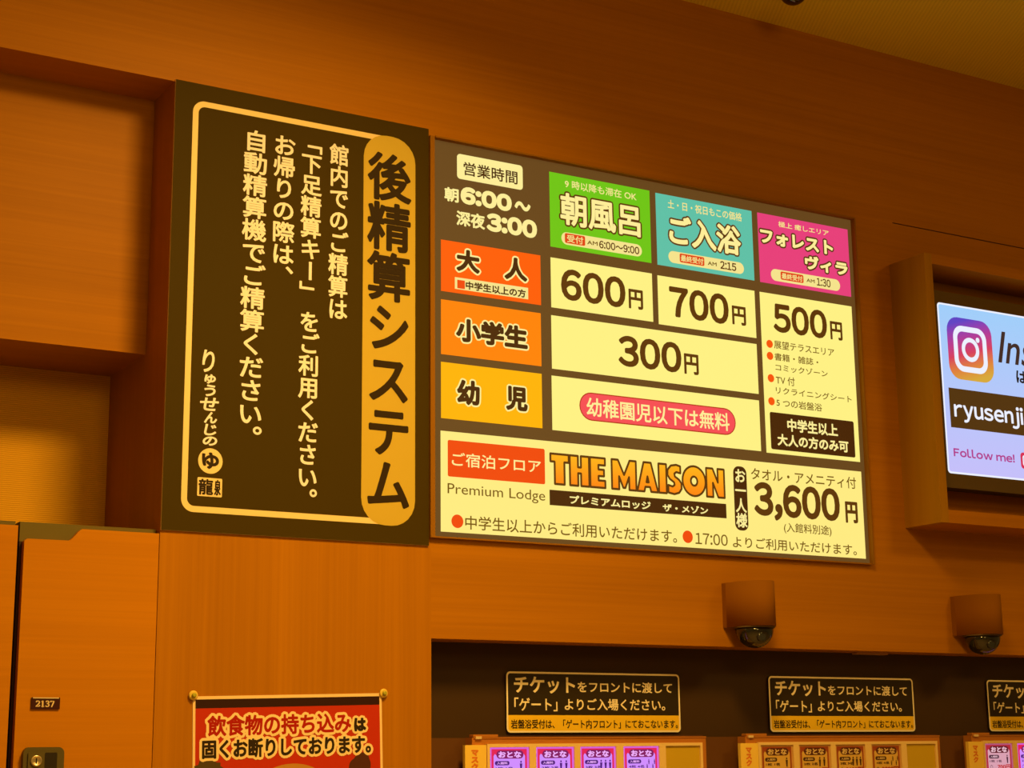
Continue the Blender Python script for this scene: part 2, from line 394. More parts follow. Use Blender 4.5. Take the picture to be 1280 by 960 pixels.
TX, TD, TN = 'film_text', 'film_text_dark', 'film_thin'
# opening hours
c = cell((2.1497, 3.1588, 2.3603, 3.2308), 'film_white', 'hours_label', 0.010)
sub(ink().text('営業時間', (2.1696, 3.1718, 2.3429, 3.2109), TD, 0.0006), c)
k = Ink(PB)
k.text('朝', (2.1098, 3.0880, 2.1545, 3.1286), 'film_white', 0.0015)
k.latin('6:00', (2.1601, 3.0882, 2.3237, 3.1386), 'film_white', 0.0042)
k.text('～', (2.3329, 3.0978, 2.3851, 3.1244), 'film_white', 0.0024)
k.text('深夜', (2.1466, 3.0235, 2.2368, 3.0669), 'film_white', 0.0015)
k.latin('3:00', (2.2422, 3.0221, 2.4054, 3.0753), 'film_white', 0.0042)
under(k.build('hours_lettering'), PR)
# row labels
c = cell((2.0987, 2.8312, 2.4147, 2.9755), 'film_orange', 'row_label')
k = ink(); k.text('大', (2.1455, 2.8936, 2.2187, 2.9573), TD, 0.0034, 'film_white', 0.0050); k.text('人', (2.2967, 2.8912, 2.3707, 2.9572), TD, 0.0034, 'film_white', 0.0050)
k.rect((2.1409, 2.8424, 2.3730, 2.8754), 'film_pale', 0, 0.0001); k.rect((2.1480, 2.8450, 2.1717, 2.8688), 'film_red', 0, 0.0005)
k.text('中学生以上の方', (2.1742, 2.8452, 2.3650, 2.8691), TD, 0.0009); sub(k, c)
c = cell((2.0983, 2.6562, 2.4131, 2.8076), 'film_tangerine', 'row_label')
sub(ink().text('小学生', (2.1434, 2.6970, 2.3691, 2.7636), TD, 0.0036, 'film_white', 0.0046), c)
c = cell((2.0979, 2.4818, 2.4131, 2.6348), 'film_amber', 'row_label')
k = ink(); k.text('幼', (2.1456, 2.5237, 2.2158, 2.5925), TD, 0.0034, 'film_white', 0.0046); k.text('児', (2.2973, 2.5225, 2.3664, 2.5906), TD, 0.0034, 'film_white', 0.0046); sub(k, c)
# column heads
def badge(k, pbox, rbox, rtext, rtbox, amb, tbox, time, tb=0.0007):
    k.rect(pbox, 'film_pale', 0.02, 0.0002); k.rect(rbox, 'film_badge', 0.005, 0.0005)
    k.text(rtext, rtbox, 'film_pale', 0.0004, lift=0.0008); k.text('AM', amb, TN, 0.0004, lift=0.0006); k.latin(time, tbox, TX, tb, lift=0.0006)
c = cell((2.4491, 3.0071, 2.7963, 3.2291), 'film_green', 'bath_type_cell')
k = ink(); k.text('9 時以降も滞在 OK', (2.5005, 3.1892, 2.7491, 3.2147), 'film_pale', 0.0004)
k.text('朝風呂', (2.4835, 3.0784, 2.7604, 3.1745), 'film_white', 0.0026, TX, 0.0050)
badge(k, (2.4856, 3.0199, 2.7632, 3.0567), (2.4971, 3.0248, 2.5658, 3.0539), '受付', (2.5041, 3.0278, 2.5593, 3.0504), (2.5727, 3.0316, 2.6085, 3.0435), (2.6136, 3.0260, 2.7533, 3.0490), '6:00~9:00'); sub(k, c)
c = cell((2.8182, 3.0056, 3.1772, 3.2263), 'film_teal', 'bath_type_cell')
k = ink(); k.text('土・日・祝日もこの価格', (2.8612, 3.1858, 3.1383, 3.2129), 'film_pale', 0.0004)
k.text('ご入浴', (2.8629, 3.0754, 3.1305, 3.1678), 'film_white', 0.0032, TX, 0.0050)
badge(k, (2.8580, 3.0186, 3.1384, 3.0548), (2.8987, 3.0243, 2.9892, 3.0515), '最終受付', (2.9026, 3.0278, 2.9852, 3.0474), (3.0018, 3.0301, 3.0348, 3.0418), (3.0484, 3.0246, 3.1087, 3.0496), '2:15', 0.0008); sub(k, c)
c = cell((3.1997, 3.0045, 3.5627, 3.2254), 'film_pink', 'bath_type_cell')
k = ink(); k.text('極上 癒しエリア', (3.2805, 3.1915, 3.4829, 3.2102), 'film_pale', 0.0004)
k.text('フォレスト', (3.2066, 3.1290, 3.4972, 3.1765), 'film_white', 0.0026, TX, 0.0050)
k.text('ヴィラ', (3.3793, 3.0694, 3.5533, 3.1158), 'film_white', 0.0026, TX, 0.0050)
badge(k, (3.2422, 3.0158, 3.5187, 3.0531), (3.2801, 3.0227, 3.3705, 3.0488), '最終受付', (3.2842, 3.0258, 3.3662, 3.0446), (3.3821, 3.0287, 3.4152, 3.0400), (3.4232, 3.0228, 3.4793, 3.0480), '1:30', 0.0006); sub(k, c)
# prices
def price(box, num, nb, yb, bold=0.0040):
    c = cell(box, 'film_cream'); k = ink(); k.latin(num, nb, TX, bold); k.text('円', yb, TX, 0.0020); sub(k, c, 'price_lettering'); return c
price((2.4488, 2.8298, 2.7964, 2.9751), '600', (2.4814, 2.8568, 2.7008, 2.9488), (2.7114, 2.8599, 2.7619, 2.9187))
price((2.8165, 2.8256, 3.1753, 2.9728), '700', (2.8559, 2.8529, 3.0735, 2.9468), (3.0857, 2.8577, 3.1380, 2.9163))
price((2.4477, 2.6535, 3.1747, 2.8067), '300', (2.6709, 2.6858, 2.8927, 2.7772), (2.9019, 2.6867, 2.9543, 2.7485))
c = cell((2.4457, 2.4800, 3.1746, 2.6335), 'film_cream')
k = ink(); b = (2.5352, 2.5174, 3.0834, 2.5979); k.rect(b, 'film_rose_edge', 0.1, 0.0001); k.rect((b[0] + .003, b[1] + .003, b[2] - .003, b[3] - .003), 'film_rose', 0.1, 0.0003)
k.text('幼稚園児以下は無料', (2.5585, 2.5294, 3.0597, 2.5832), 'film_white', 0.0010, lift=0.0006); sub(k, c)
c = price((3.1956, 2.4775, 3.5615, 2.9727), '500', (3.2434, 2.8535, 3.4557, 2.9447), (3.4681, 2.8559, 3.5174, 2.9149), 0.0040)
k = ink()
for q in ((3.2250, 2.8132), (3.2243, 2.7759), (3.2241, 2.7069), (3.2223, 2.6358)): k.oval(q, 0.0125, 0.0125, 'film_bullet', 0.0002)
for s, b in (('展望テラスエリア', (3.2416, 2.8012, 3.4794, 2.8269)), ('書籍・雑誌・', (3.2416, 2.7643, 3.4130, 2.7877)), ('コミックゾーン', (3.2433, 2.7326, 3.4484, 2.7541)),
             ('TV 付', (3.2427, 2.6908, 3.3160, 2.7181)), ('リクライニングシート', (3.2407, 2.6612, 3.5404, 2.6831)), ('5 つの岩盤浴', (3.2408, 2.6220, 3.4187, 2.6468))):
    k.text(s, b, TN, 0.0003)
sub(k, c, 'bullet_list')
k = ink(); k.rect((3.2133, 2.4895, 3.5434, 2.6028), 'film_text_dark', 0.006, 0.0002)
k.text('中学生以上', (3.2786, 2.5489, 3.4773, 2.5887), 'film_white', 0.0014, lift=0.0005); k.text('大人の方のみ可', (3.2383, 2.5026, 3.5171, 2.5393), 'film_white', 0.0014, lift=0.0005)
sub(k, c, 'notice_box')
# the lodging panel
c = cell((2.0963, 2.1793, 3.5631, 2.4475), 'film_cream_low', 'lodging_panel')
k = ink(); k.rect((2.1171, 2.3265, 2.4189, 2.4245), 'film_red', 0.005, 0.0002); k.text('ご宿泊フロア', (2.1294, 2.3555, 2.4056, 2.3928), 'film_white', 0.0005, lift=0.0005); sub(k, c, 'red_box')
sub(ink().text('Premium Lodge', (2.1162, 2.2724, 2.4179, 2.3085), TN, 0.0), c)
HEAVY = {   # outlines in a box 1 high; second list = hole
 'T': (.62, [[(0, 1), (0, .74), (.14, .74), (.14, 0), (.47, 0), (.47, .74), (.62, .74), (.62, 1)]]),
 'H': (.66, [[(0, 0), (.28, 0), (.28, .42), (.38, .42), (.38, 0), (.66, 0), (.66, 1), (.38, 1), (.38, .62), (.28, .62), (.28, 1), (0, 1)]]),
 'E': (.52, [[(0, 0), (.52, 0), (.52, .24), (.29, .24), (.29, .39), (.48, .39), (.48, .61), (.29, .61), (.29, .76), (.52, .76), (.52, 1), (0, 1)]]),
 'M': (.92, [[(0, 0), (.27, 0), (.27, .44), (.42, .06), (.50, .06), (.65, .44), (.65, 0), (.92, 0), (.92, 1), (.68, 1), (.46, .50), (.24, 1), (0, 1)]]),
 'A': (.80, [[(0, 0), (.27, 0), (.31, .16), (.49, .16), (.53, 0), (.80, 0), (.54, 1), (.26, 1)], [(.355, .32), (.445, .32), (.40, .52)]]),
 'I': (.30, [[(0, 0), (.30, 0), (.30, 1), (0, 1)]]),
 'S': (.56, [[(.03, .03), (.26, -.01), (.45, .05), (.55, .19), (.55, .38), (.46, .50), (.30, .60), (.28, .70), (.36, .76), (.52, .73), (.52, .97), (.36, 1.01), (.15, .97), (.02, .82), (.01, .64), (.10, .50), (.26, .40), (.28, .31), (.20, .25), (.03, .29)]]),
 'O': (.92, [ellipse(.46, .5, .46, .52, 28), ellipse(.46, .5, .13, .16, 14)]),
 'N': (.72, [[(0, 0), (.26, 0), (.26, .50), (.46, 0), (.72, 0), (.72, 1), (.46, 1), (.46, .52), (.26, 1), (0, 1)]])}
def heavy(k, s, box, fill, outline, ow):
    tot = sum(HEAVY[c][0] for c in s) + .035 * (len(s) - 1); sx = (box[2] - box[0]) / tot; sz = box[3] - box[1]; x = 0
    for c in s:
        w_, loops = HEAVY[c]
        bm = bmesh.new(); ed = []
        for lp in loops:
            vs = [bm.verts.new((box[0] + (x + u) * sx, box[1] + v * sz, 0)) for u, v in lp]
            ed += [bm.edges.new((vs[i], vs[(i + 1) % len(vs)])) for i in range(len(vs))]
        bmesh.ops.triangle_fill(bm, edges=ed, use_beauty=True, use_dissolve=False, normal=(0, 0, 1))
        bm.verts.index_update(); P = [(v.co.x, v.co.y) for v in bm.verts]; F = []
        for q in bm.faces:
            i = [v.index for v in q.verts]; q.normal_update(); F.append(tuple(i if q.normal.z > 0 else i[::-1]))
        bm.free(); k.stroke(P, F, ow, outline, 0.0006); k.flat(P, F, fill, 0.0004); x += w_ + .035
b1 = (2.4367, 2.3300, 2.6158, 2.4135); b2 = (2.6383, 2.3288, 3.0319, 2.4159)
ramp_glow('film_title', (250, 128, 8), (255, 176, 20), b1[1], b1[3])
k = ink(); heavy(k, 'THE', b1, 'film_title', TX, 0.0032); heavy(k, 'MAISON', (b2[0], b1[1], b2[2], b1[3]), 'film_title', TX, 0.0032); sub(k, c, 'title_lettering')
k = ink(); k.rect((2.4324, 2.2707, 3.0362, 2.3130), TD, 0, 0.0002); k.text('プレミアムロッジ', (2.4971, 2.2781, 2.7680, 2.3024), 'film_white', 0.0009, lift=0.0005); k.text('ザ・メゾン', (2.8095, 2.2773, 2.9693, 2.3001), 'film_white', 0.0009, lift=0.0005); sub(k, c, 'title_bar')
b = (3.0664, 2.2385, 3.1154, 2.4278)
k = ink(); k.rect(b, TD, 0.02, 0.0002); k.column('お一人様', b[0] + .004, b[2] - .004, b[3] - 0.006, b[1] + 0.008, 'film_white', 0.0011, lift=0.0005); sub(k, c, 'person_badge')
k = ink(); k.text('タオル・アメニティ付', (3.1324, 2.3915, 3.5395, 2.4277), TN, 0.0004)
k.latin('3,600', (3.1397, 2.2752, 3.4694, 2.3872), TX, 0.0048); k.text('円', (3.4901, 2.2852, 3.5397, 2.3511), TX, 0.0026)
k.text('(入館料別途)', (3.2477, 2.2389, 3.4310, 2.2720), TN, 0.0003); sub(k, c, 'price_lettering')
k = ink(); k.oval((2.1455, 2.2089), 0.0180, 0.0180, 'film_red', 0.0002); k.oval((2.8941, 2.2093), 0.0180, 0.0180, 'film_red', 0.0002)
k.text('中学生以上からご利用いただけます。', (2.1688, 2.1889, 2.8559, 2.2262), TN, 0.0004); sub(k, c); k = ink(); k.latin('17:00', (2.9207, 2.1901, 3.0365, 2.2230), TN, 0.0004); k.text('よりご利用いただけます。', (3.0549, 2.1870, 3.5272, 2.2204), TN, 0.0004); sub(k, c)

# ------------------------------------------------------------------ television and its wooden surround
FX0, FX1, FZ0, FZ1, FD = 3.735, 4.830, 2.283, 3.134, 0.156
root = tag(empty('screen_surround', ((FX0 + FX1) / 2, 0, FZ0)), 'deep wooden box frame on the wall around the television', 'box frame')
t_ = 0.032
k = Ink(); k.box(FX0, FX0 + t_, -FD, -0.0002, FZ0, FZ1, 'wood_frame'); under(k.build('side_board'), root)
k = Ink(); k.box(FX1 - t_, FX1, -FD, -0.0002, FZ0, FZ1, 'wood_frame'); under(k.build('side_board'), root)
k = Ink(); k.box(FX0 + t_, FX1 - t_, -FD, -0.0002, FZ1 - t_, FZ1, 'wood_flat'); under(k.build('top_board'), root)
k = Ink(); k.box(FX0 + t_, FX1 - t_, -FD, -0.0002, FZ0, FZ0 + t_ + .008, 'wood_flat'); under(k.build('bottom_board'), root)
mat('tv_bezel', (0.11, 0.065, 0.02), 0.2, 0.5); mat('tv_back', (0.02, 0.02, 0.02), 0.5)
TY = -0.095
root = tag(empty('television', ((FX0 + FX1) / 2, 0, 2.40)), 'flat television showing a pale blue social media slide, inside the wooden box frame', 'television')
TR_ = root
k = Ink(); k.slab(rrect(3.7900, 2.405, 4.775, 3.040, 0.004), TY, -0.04, 'tv_bezel', 'tv_back')
k.box(4.0, 4.5, -0.04, -0.0002, 2.55, 2.90, 'tv_back'); under(k.build('bezel'), root)
sb = (3.8436, 2.4502, 3.8337, 3.0011)
SX0, SZ0, SZ1 = sb[0] - 0.006, sb[1], sb[3]; SX1 = 4.745
def tvmat(name, r, g, b): return mat(name, (0.02, 0.02, 0.02), 0.12, 0.4, emit=L3(r, g, b), estr=1.0)
m_ = ramp_glow('tv_slide', (196, 190, 250), (158, 206, 250), SZ0, SZ1); m_.node_tree.nodes['Principled BSDF'].inputs['Roughness'].default_value = 0.12
tvmat('tv_white', 236, 240, 255); tvmat('tv_dark_reflection', 78, 48, 14); tvmat('tv_ink', 60, 40, 36); tvmat('tv_black', 26, 20, 22); tvmat('tv_magenta', 176, 58, 140); tvmat('tv_red', 214, 44, 84)
k = Ink(TY); k.rect((SX0, SZ0, SX1, SZ1), 'tv_white', 0.012, 0.0005); k.rect((SX0 + .006, SZ0 + .006, SX1 - .006, SZ1 - .006), 'tv_slide', 0.008, 0.0009); scr = under(k.build('screen'), root)
def tsub(k, name): o = k.build(name); o.parent = scr; return o
b = (3.8725, 2.7568, 4.0698, 2.9608)
gm = bpy.data.materials.new('tv_badge'); gm.use_nodes = True; nt = gm.node_tree; pb = nt.nodes['Principled BSDF']; pb.inputs['Base Color'].default_value = (.02, .02, .02, 1); pb.inputs['Roughness'].default_value = .12
g = nt.nodes.new('ShaderNodeNewGeometry'); s = nt.nodes.new('ShaderNodeSeparateXYZ'); nt.links.new(g.outputs['Position'], s.inputs[0])
def mr(o_, a, c): n = nt.nodes.new('ShaderNodeMapRange'); n.inputs[1].default_value = a; n.inputs[2].default_value = c; nt.links.new(s.outputs[o_], n.inputs[0]); return n
u = mr(0, b[0], b[2]); v = mr(2, b[1], b[3])
ma = nt.nodes.new('ShaderNodeMath'); ma.operation = 'MULTIPLY_ADD'; ma.inputs[1].default_value = -0.28; nt.links.new(u.outputs[0], ma.inputs[0]); nt.links.new(v.outputs[0], ma.inputs[2])
sh_ = nt.nodes.new('ShaderNodeMath'); sh_.operation = 'ADD'; sh_.inputs[1].default_value = 0.14; nt.links.new(ma.outputs[0], sh_.inputs[0])
rp = nt.nodes.new('ShaderNodeValToRGB'); e = rp.color_ramp.elements
e[0].position = 0.0; e[0].color = L3(214, 168, 60); e[1].position = 1.0; e[1].color = L3(92, 66, 196)
for p_, cc in ((0.22, (222, 128, 60)), (0.45, (214, 62, 92)), (0.7, (176, 58, 150))): q = e.new(p_); q.color = L3(*cc)
nt.links.new(sh_.outputs[0], rp.inputs[0]); nt.links.new(rp.outputs[0], pb.inputs['Emission Color']); pb.inputs['Emission Strength'].default_value = 1.0
MATS['tv_badge'] = gm
k = Ink(TY - 0.0012); S = b[2] - b[0]; Hh = b[3] - b[1]; cx, cz = (b[0] + b[2]) / 2, (b[1] + b[3]) / 2
k.rect(b, 'tv_badge', 0.24 * S)
def inset(f): return (cx - S * f, cz - Hh * f, cx + S * f, cz + Hh * f)
k.ring(rrect(*inset(.37), .20 * S, 8), rrect(*inset(.28), .12 * S, 8), 'tv_white', 0.0004)
k.ring(ellipse(cx, cz, .195 * S, .195 * Hh, 32), ellipse(cx, cz, .122 * S, .122 * Hh, 32), 'tv_white', 0.0004)
k.oval((cx + .175 * S, cz + .175 * Hh), .042 * S, .042 * Hh, 'tv_white', 0.0004); tsub(k, 'camera_badge')
k = Ink(TY - 0.0009); k.text('Ins', (4.0926, 2.8304, 4.2559, 2.9371), 'tv_ink', 0.0012, shear=0.25); k.text('は', (4.1698, 2.7721, 4.2188, 2.8135), 'tv_black', 0.0016); tsub(k, 'heading_lettering')
b = (3.8648, 2.5977, 3.8613, 2.7251)
k = Ink(TY - 0.0009); k.rect((b[0] - .002, b[1], 4.70, b[3]), 'tv_dark_reflection', 0, 0.0003); k.latin('ryusenji', (3.8804, 2.6171, 4.1870, 2.6897), 'tv_white', 0.0017, lift=0.0007); tsub(k, 'name_bar')  # the dark bar's brown has a reflection on the screen painted in
k = Ink(TY - 0.0009); k.latin('Follow me!', (3.8661, 2.5050, 4.1337, 2.5331), 'tv_magenta', 0.0011)
b = (4.1610, 2.4887, 4.2301, 2.5418); k.rect(b, 'tv_red', 0.012, 0.0003); k.ring(rrect(b[0] + .009, b[1] + .009, b[2] - .009, b[3] - .009, .008), rrect(b[0] + .014, b[1] + .014, b[2] - .014, b[3] - .014, .006), 'tv_white', 0.0006); tsub(k, 'follow_lettering')

# ------------------------------------------------------------------ dome cameras
mat('housing_brown', (0.25, 0.088, 0.003), 0.75, 0.04); mat('housing_under', (0.20, 0.08, 0.015), 0.6)
mat('dome_glass', (0.012, 0.011, 0.009), 0.08, 0.6, coat=0.6); mat('lens_dark', (0.03, 0.03, 0.03), 0.2, 0.5); mat('dome_ring', (0.14, 0.09, 0.03), 0.35)
def dome_prof(r, n=10): return [(max(r * math.sin(math.pi / 2 * i / n), 1e-4), -r * math.cos(math.pi / 2 * i / n)) for i in range(n + 1)]
def dome_camera(x, z0, z1, label):
    root = tag(empty('dome_camera', (x, 0, z0)), label, 'security camera', 'dome cameras under the price board and television')
    n = 20; w_, dp = 0.063, 0.135
    out = [(-w_, -0.0002), (-w_, -0.018)] + [(-w_ * math.cos(math.pi * i / n), -0.018 - (dp - 0.018) * math.sin(math.pi * i / n) ** 0.9) for i in range(1, n)] + [(w_, -0.018), (w_, -0.0002)]
    N = len(out); h = z1 - z0
    v = [(a, b, 0) for a, b in out] + [(a, b, h) for a, b in out]
    f = [tuple(range(N - 1, -1, -1)), tuple(range(N, 2 * N))] + [(i, (i + 1) % N, N + (i + 1) % N, N + i) for i in range(N)]
    f = [q[::-1] for q in f]
    link('housing', v, f, ['housing_brown', 'housing_under'], [1, 0] + [0] * N, root, [False, False] + [0 < i < N - 2 for i in range(N)])
    cy = -0.063
    k = Ink(); k.lathe((0, cy, -0.004), [(0.059, 0.0038), (0.059, 0.001), (0.0565, 0)], 'dome_ring', 32); k.build('ring', root)
    k = Ink(); k.lathe((0, cy, -0.0045), dome_prof(0.0550), 'dome_glass', 32); d = k.build('dome', root)
    k = Ink(); k.lathe((-0.012, cy - 0.040, -0.030), [(0.014, 0), (0.014, 0.009), (0.010, 0.011), (0.006, 0.010)], 'lens_dark', 20, 'Y'); k.build('lens', root)
dome_camera(3.0735, 1.955, 2.0815, 'brown half-round security camera with dark dome below the price board')
dome_camera(3.9690, 1.955, 2.0770, 'brown half-round security camera with dark dome below the television')
root = tag(empty('ceiling_dome', (3.1735, -0.2497, CZ)), 'small black glass dome on the ceiling at the top edge', 'security camera')
k = Ink(); k.lathe((0, 0, -0.018), [(0.052, 0.0178), (0.052, 0.004), (0.047, 0)], 'dome_ring', 32); k.build('ring', root)
k = Ink(); k.lathe((0, 0, -0.019), dome_prof(0.0440), 'dome_glass', 32); k.build('dome', root)
# slim latch plate on the underside of the header
mat('plate_steel', (0.42, 0.20, 0.06), 0.4)
k = Ink(); k.slab(rrect(-0.062, -0.0032, 0.062, 0.0030, 0.0012), -0.012, 0.012, 'plate_steel'); o = k.build('latch_plate'); o.location = (3.625, 0.070, 1.8988)
tag(o, 'slim metal plate under the edge of the wooden header', 'plate')

# ------------------------------------------------------------------ ticket notices
mat('notice_black', (0.030, 0.018, 0.004), 0.4, 0.3); mat('notice_gold', (0.92, 0.58, 0.02), 0.5, 0.15); mat('notice_cream', (0.98, 0.85, 0.60), 0.6, 0.1)
YK = 0.102
def notice(dx, label):
    n = (2.3510, 1.6656, 2.9248, 1.8277); w_ = n[2] - n[0]; h_ = n[3] - n[1]
    root = tag(empty('ticket_notice', (n[0] + w_ / 2 + dx, 0.11, n[1])), label, 'sign', 'ticket notices above the ticket machines')
    base = Matrix.Translation((-(n[0] + w_ / 2), -0.11, -n[1]))
    def u_(o): o.parent = root; o.matrix_parent_inverse = base; return o
    k = Ink(); k.slab(rrect(n[0], n[1], n[2], n[3], 0.012), YK, 0.1098, 'notice_black'); u_(k.build('panel'))
    k = Ink(YK); t = 0.0050
    k.ring(rrect(*n, 0.012), rrect(n[0] + t, n[1] + t, n[2] - t, n[3] - t, 0.008), 'notice_cream', 0.0006)
    sz = (2.6083, 1.7120)[1]; k.rect((n[0] + .003, n[1] + .003, n[2] - .003, sz), 'notice_gold', 0.008, 0.0004)
    k.rect((n[0] + .003, n[1] + .02, n[2] - .003, sz), 'notice_gold', 0, 0.00045); u_(k.build('border'))
    k = Ink(YK)
    k.text('チケット', (2.3748, 1.7700, 2.5703, 1.8151), 'notice_cream', 0.0014); k.text('をフロントに渡して', (2.5786, 1.7736, 2.8990, 1.8040), 'notice_cream', 0.0007)
    k.text('「ゲート」', (2.3755, 1.7223, 2.5123, 1.7585), 'notice_cream', 0.0007); k.text('よりご入場ください。', (2.5354, 1.7249, 2.8730, 1.7572), 'notice_cream', 0.0007)
    k.text('岩盤浴受付は、「ゲート内フロント」にておこないます。', (2.3639, 1.6760, 2.9146, 1.7004), 'dark_ink', 0.0005, lift=0.0008)
    u_(k.build('lettering'))
notice(0.0, 'black and gold ticket notice above the left machine with purple lit buttons')
notice(0.8985, 'black and gold ticket notice above the middle ticket machine with unlit buttons')
notice(1.7925, 'black and gold ticket notice cut by the right edge of the photo')

# ------------------------------------------------------------------ ticket machines
mat('machine_case', (0.46, 0.165, 0.02), 0.45); mat('machine_face', (0.86, 0.60, 0.24), 0.5); mat('machine_blank', (0.60, 0.39, 0.012), 0.55)
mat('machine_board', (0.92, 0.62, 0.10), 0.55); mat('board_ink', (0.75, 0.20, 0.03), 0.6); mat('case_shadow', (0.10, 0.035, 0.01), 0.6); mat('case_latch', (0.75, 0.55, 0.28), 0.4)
def button_set(style):
    if style == 'purple':
        return dict(rim=glow('b_rim', 214, 96, 214), red=glow('b_red', 226, 24, 84), body=glow('b_body', 206, 140, 255), pill=glow('b_pill', 128, 10, 96), ink=glow('b_ink', 70, 10, 120), word=glow('b_word', 240, 176, 255), price=glow('b_price', 150, 20, 120))
    if style == 'pink':
        return dict(rim=glow('p_rim', 176, 84, 122), red=glow('p_red', 176, 34, 52), body=glow('p_body', 216, 158, 176), pill=glow('p_pill', 96, 18, 40), ink=glow('p_ink', 70, 30, 56), word=glow('p_word', 236, 190, 204), price=glow('p_price', 196, 50, 54))
    return dict(rim=mat('u_rim', (.62, .33, .10), .5), red=mat('u_red', (.34, .065, .015), .5), body=mat('u_body', (.74, .46, .10), .5), pill=mat('u_pill', (.10, .022, .012), .5), ink=mat('u_ink', (.08, .03, .01), .5), word=mat('u_word', (.80, .58, .25), .5), price=mat('u_price', (.46, .06, .015), .5))
for st in ('purple', 'pink', 'plain'):
    for kk, m_ in button_set(st).items(): MATS[st + kk] = m_
def person(k, x, z, h, m):
    k.oval((x, z + h * .88), h * .095, h * .11, m, 0.0012, 10)
    k.poly([(x - h * .15, z + h * .72), (x - h * .11, z + h * .36), (x - h * .08, z), (x + h * .08, z), (x + h * .11, z + h * .36), (x + h * .15, z + h * .72)], m, 0.0012)
def machine(dx, styles, label):
    X0, X1, ZT, Y0 = 2.2155, 2.9730, 1.6565, 0.050
    root = tag(empty('ticket_machine', ((X0 + X1) / 2 + dx, Y0, 0)), label, 'ticket machine', 'ticket machines in the dark recess')
    base = Matrix.Translation((-(X0 + X1) / 2, -Y0, 0))
    def u_(o, p=None):
        o.parent = p or root
        if not p: o.matrix_parent_inverse = base
        return o
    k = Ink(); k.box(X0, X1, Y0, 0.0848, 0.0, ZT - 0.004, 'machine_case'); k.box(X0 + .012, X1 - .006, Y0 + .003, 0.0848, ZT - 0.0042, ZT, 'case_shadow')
    k.box(X0 + 0.004, X1, Y0 - 0.002, Y0 + .004, ZT - .007, ZT - .0035, 'machine_case'); u_(k.build('casing'))
    k = Ink(); k.slab(rrect(X0 + 0.003, ZT - .003, X0 + 0.078, ZT + .004, .001), Y0 - 0.001, Y0 + 0.02, 'machine_case'); k.box(X0 + .008, X0 + .026, Y0 - .006, Y0 + .004, ZT - .008, ZT - .001, 'case_latch'); u_(k.build('lid_latch'))
    f = (2.2564, 1.6044, 2.9511, 1.6359)
    fx0, fx1, fz = f[0], (2.9553, 1.6364)[0], f[3]
    bt = [(2.2648, 1.5937, 2.3857, 1.6277), (2.4061, 1.5923, 2.5271, 1.6283), (2.5458, 1.5909, 2.6624, 1.6274), (2.6860, 1.5894, 2.8059, 1.6276)]
    top = fz - 0.0085
    pit = (2.8277, 1.5880, 2.9476, 1.6278)
    k = Ink(); xs = [fx0] + [q for b in bt for q in (b[0], b[2])] + [pit[0], pit[2], fx1]
    for a, b in zip(xs[0::2], xs[1::2]): k.box(a, b, Y0 - 0.008, Y0 - 0.0001, 1.20, top, 'machine_face')
    k.box(fx0, fx1, Y0 - 0.008, Y0 - 0.0001, top, fz, 'machine_face'); k.box(fx0, fx1, Y0 - 0.008, Y0 - 0.0001, 0.85, 1.20, 'machine_face'); u_(k.build('face_frame'))
    k = Ink(); k.box(pit[0] + .0004, pit[2] - .0004, Y0 - 0.003, Y0 - 0.0001, 1.201, top - .0004, 'machine_blank'); u_(k.build('blank_panel'))
    sb_ = (2.1879, 1.5747, 2.2514, 1.6333)
    k = Ink(Y0 - 0.012); k.box(sb_[0], sb_[2], Y0 - 0.012, Y0 - 0.0001, 0.95, sb_[3], 'machine_board'); sbd = u_(k.build('side_board'))
    k = Ink(Y0 - 0.012); c = (sb_[0] + sb_[2]) / 2 - 0.003; k.column('マスク', c - .0115, c + .0115, sb_[3] - .010, sb_[3] - .064, 'board_ink', 0.0014); u_(k.build('lettering'), sbd)
    for i, (b, st) in enumerate(zip(bt, styles)):
        x0, x1 = b[0] + .0005, b[2] - .0005; z1 = top - .0005; z0 = z1 - 0.125; w_ = x1 - x0
        k = Ink(Y0 - 0.004); k.slab(rrect(x0, z0, x1, z1, 0.001, 2), Y0 - 0.004, Y0 - 0.0001, st + 'rim')
        k.rect((x0 + .05 * w_, z0 + .004, x1 - .05 * w_, z1 - .0045), st + 'red', .001, .0002)
        q0, q1, zt = x0 + .10 * w_, x1 - .10 * w_, z1 - .0045
        k.poly([(q0, z0 + .008), (q1, z0 + .008), (q1, zt - .018), (q1 - .03 * w_, zt - .0125), (q1 - .10 * w_, zt - .018), (q0 + .10 * w_, zt - .018), (q0 + .03 * w_, zt - .0125), (q0, zt - .018)], st + 'body', .0004)
        btn = u_(k.build('button'))
        k = Ink(Y0 - 0.0045)
        k.rect((x0 + .17 * w_, zt - .0245, x1 - .14 * w_, zt - .0035), st + 'pill', .0105, .0003)
        k.text('おとな', (x0 + .22 * w_, zt - .0225, x1 - .20 * w_, zt - .0055), st + 'word', .0009, lift=.0007)
        k.rect((x0 + .13 * w_, zt - .0415, x0 + .50 * w_, zt - .0305), st + 'ink', .0055, .0004); k.text('入館料', (x0 + .18 * w_, zt - .0392, x0 + .45 * w_, zt - .0328), st + 'word', .0002, lift=.0007)
        n = i + 1
        k.text('%d枚 %d名' % (n, n), (x0 + .15 * w_, zt - .0535, x0 + .58 * w_, zt - .0455), st + 'ink', .0003)
        k.ring(ellipse(x0 + .20 * w_, zt - .068, .0055, .0065, 14), ellipse(x0 + .20 * w_, zt - .068, .0042, .005, 14), st + 'ink', .0006)
        k.text('%d円' % (700 * n), (x0 + (.42 if n == 1 else .33) * w_, zt - .0755, x1 - .11 * w_, zt - .060), st + 'price', .0008, lift=.0008)
